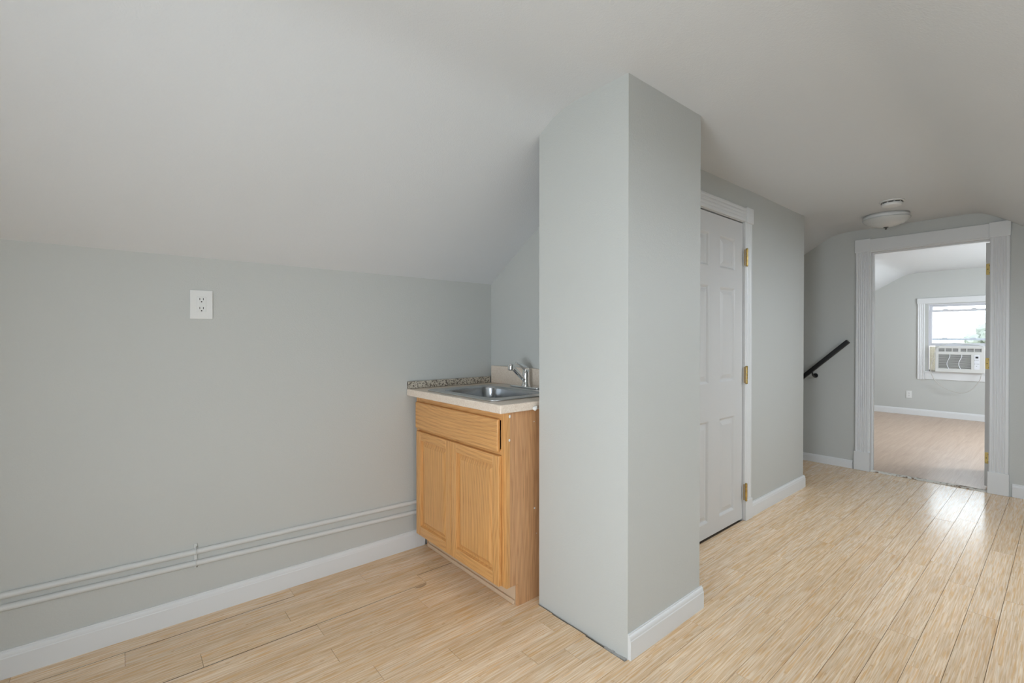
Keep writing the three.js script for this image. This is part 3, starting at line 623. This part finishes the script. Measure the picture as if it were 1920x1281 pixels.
// ---------------------------------------------------------------- smoke detector and ceiling light
{
  const y = at(ceilProfile, -0.83), g = group('smoke_detector', 4.27, y, -0.828), V = (a) => a.map((p) => new THREE.Vector2(...p));
  mesh('base_ring', new THREE.LatheGeometry(V([[0, -0.012], [0.068, -0.012], [0.072, -0.009], [0.072, 0.004], [0, 0.004]]), 40), M.plastic, g);
  mesh('detector_body', new THREE.LatheGeometry(V([[0, -0.042], [0.046, -0.042], [0.056, -0.038], [0.060, -0.031], [0.061, -0.012], [0, -0.012]]), 40), M.plastic, g);
  for (let i = 0; i < 10; i++) { const a = i / 10 * Math.PI * 2 + 0.1; mesh('vent_slot', B(0.0595, 0.0618, -0.021, -0.0165, -0.014, 0.014).rotateY(a), M.darkHole, g); }
  top(g, 'round white smoke detector with dark vent slots on the hallway ceiling', 'smoke detector');
}
{
  const y = at(ceilProfile, -0.91), g = group('ceiling_light', 4.735, y, -0.955), V = (a) => a.map((p) => new THREE.Vector2(...p));
  mesh('pan', new THREE.LatheGeometry(V([[0, -0.034], [0.140, -0.034], [0.149, -0.028], [0.149, 0.004], [0, 0.004]]), 40), M.plastic, g);
  mesh('shade', new THREE.LatheGeometry(V([[0.006, -0.100], [0.04, -0.097], [0.08, -0.088], [0.115, -0.074], [0.140, -0.056], [0.152, -0.040], [0.155, -0.034], [0.150, -0.034], [0.13, -0.052], [0.09, -0.074], [0.04, -0.090], [0.006, -0.094]]), 48), M.frosted, g);
  mesh('finial', new THREE.LatheGeometry(V([[0, -0.118], [0.006, -0.116], [0.008, -0.110], [0.005, -0.106], [0.016, -0.102], [0.018, -0.099], [0.006, -0.096], [0.004, -0.02], [0, -0.02]]), 20), std({ color: lin(0.10, 0.095, 0.085), roughness: 0.35, metalness: 0.7 }), g);
  top(g, 'shallow frosted glass dome ceiling light with dark finial above the doorway', 'ceiling light');
}
// ---------------------------------------------------------------- window air conditioner (front faces -x)
{
  const g = group('air_conditioner', BEDX, 0.702, -1.043); g.rotation.y = -Math.PI / 2;   // local x = +z, local z = -x
  const w = 0.262, h = 0.384, zf = 0.075;
  mesh('case', B(-w + 0.012, w - 0.012, 0.006, h - 0.008, -0.36, 0.02, 0.006), M.acWhite, g);
  // front frame round the two openings
  const top0 = 0.300, top1 = 0.358, gy0 = 0.045, gy1 = 0.268, gx0 = -0.235, gx1 = 0.128;
  const front = poly([[-w, 0], [w, 0], [w, h], [-w, h]], [rect(gx0, gx1, gy0, gy1), rect(gx0, 0.235, top0, top1)]);
  mesh('front_frame', sweep(front, zf - 0.026, [0, 0, 0.022], [1, 0, 0], [0, 1, 0], 0.004), M.acWhite, g);
  mesh('filter', B(gx0 - 0.01, gx1 + 0.01, gy0 - 0.01, gy1 + 0.01, 0.024, 0.030), M.acGrey, g);
  mesh('outlet_duct', B(gx0 - 0.01, 0.24, top0 - 0.01, top1 + 0.01, 0.024, 0.030), M.darkHole, g);
  for (let i = 0; i < 14; i++) { const y = gy0 + 0.008 + i * (gy1 - gy0 - 0.016) / 13; mesh('louver', B(gx0, gx1, y - 0.0028, y + 0.0028, 0.050, 0.070), M.acWhite, g); }
  for (let i = 0; i < 4; i++) { const y = top0 + 0.010 + i * 0.0128; mesh('air_vane', B(gx0, 0.235, y - 0.0028, y + 0.0028, 0.045, 0.066), M.acWhite, g); }
  for (let i = 0; i < 5; i++) { const x = gx0 + (i + 1) * (0.235 - gx0) / 6, q = i === 2 ? 0.012 : 0.004; mesh('vane_divider', B(x - q, x + q, top0, top1, 0.045, 0.073), M.acWhite, g); }
  for (const cx of [-0.118, 0.010]) { const pts = []; for (let i = 0; i <= 10; i++) { const t = i / 10; pts.push([cx + 0.016 * Math.sin((t - 0.1) * 5.6 + 3.3), gy0 + t * (gy1 - gy0), 0.073]); } mesh('wave_rib', tube(pts, 0.0042, 30, 8), M.acPanel, g); }
  const cp = group('control_panel');
  mesh('panel_plate', B(0.158, 0.214, 0.050, 0.262, zf - 0.002, zf + 0.003, 0.002), M.acPanel, cp);
  mesh('display', B(0.172, 0.202, 0.212, 0.238, zf + 0.003, zf + 0.0042), M.black, cp);
  for (const [y, xs] of [[0.188, [0.164, 0.176, 0.188, 0.200]], [0.132, [0.164, 0.179, 0.194, 0.206]], [0.098, [0.184]]]) for (const x of xs) mesh('button', B(x - 0.004, x + 0.004, y - 0.004, y + 0.004, zf + 0.003, zf + 0.0045, 0.001), M.acGrey, cp);
  g.add(cp);
  for (const s of [-1, 1]) { // pleated side curtains
    const f = []; for (let i = 0; i < 6; i++) { const a = w + 0.001 + i * 0.0132; f.push(B(s > 0 ? a : -a - 0.0128, s > 0 ? a + 0.0128 : -a, 0.002, h - 0.006, -0.020 - (i % 2) * 0.004, -0.014 - (i % 2) * 0.004)); }
    mesh('side_curtain', merge(f), M.cream, g);
  }
  const P = [[9.50, 0.715, -0.806], [9.47, 0.66, -0.812], [9.46, 0.612, -0.820], [9.46, 0.484, -0.889], [9.46, 0.420, -0.955], [9.46, 0.403, -1.03], [9.46, 0.444, -1.173], [9.46, 0.548, -1.293], [9.46, 0.674, -1.348], [9.46, 0.771, -1.355], [9.46, 0.902, -1.325], [9.47, 1.055, -1.290], [9.51, 1.102, -1.23], [9.54, 1.130, -1.16], [9.55, 1.135, -1.09], [9.55, 1.122, -0.98], [9.54, 1.103, -0.868], [9.53, 1.092, -0.80]];
  mesh('power_cord', tube(P.map(([x, y, z]) => [z + 1.043, y - 0.702, BEDX - x]), 0.0045, 120, 8), M.cord, g);
  top(g, 'white window air conditioner with louvered front, cream side curtain and hanging cord', 'air conditioner');
}
// ---------------------------------------------------------------- outside: a pale tree top beyond the far window, the lawn far below
{
  top(mesh('ground', B(-30, 90, -6.2, -6, -60, 60), M.lawn), 'lawn far below the attic windows', 'ground', ST);
  const g = group('tree', 42, -6, -2.9), f = [];
  for (let i = 0; i < 26; i++) { const a = rnd() * 6.283, u = rr(-1, 1), r = 1.25 * Math.cbrt(rnd()); const q = new THREE.IcosahedronGeometry(rr(0.35, 0.6), 2); const p = q.attributes.position; for (let k = 0; k < p.count; k++) { const s = 1 + 0.25 * (hash(Math.round(p.getX(k) * 50), Math.round(p.getY(k) * 50 + p.getZ(k) * 977), i) - 0.5); p.setXYZ(k, p.getX(k) * s, p.getY(k) * s, p.getZ(k) * s); } q.computeVertexNormals(); q.translate(Math.cos(a) * r, 6.7 + u * 1.1, Math.sin(a) * r); f.push(q); }
  mesh('crown', merge(f), M.leaf, g); mesh('trunk', cyl(0.22, 0.12, 6.2, 0, 3.1, 0, 12), M.bark, g);
  top(g, 'leafy tree top showing pale through the far window', 'tree');
}
renderer.render(scene, camera);
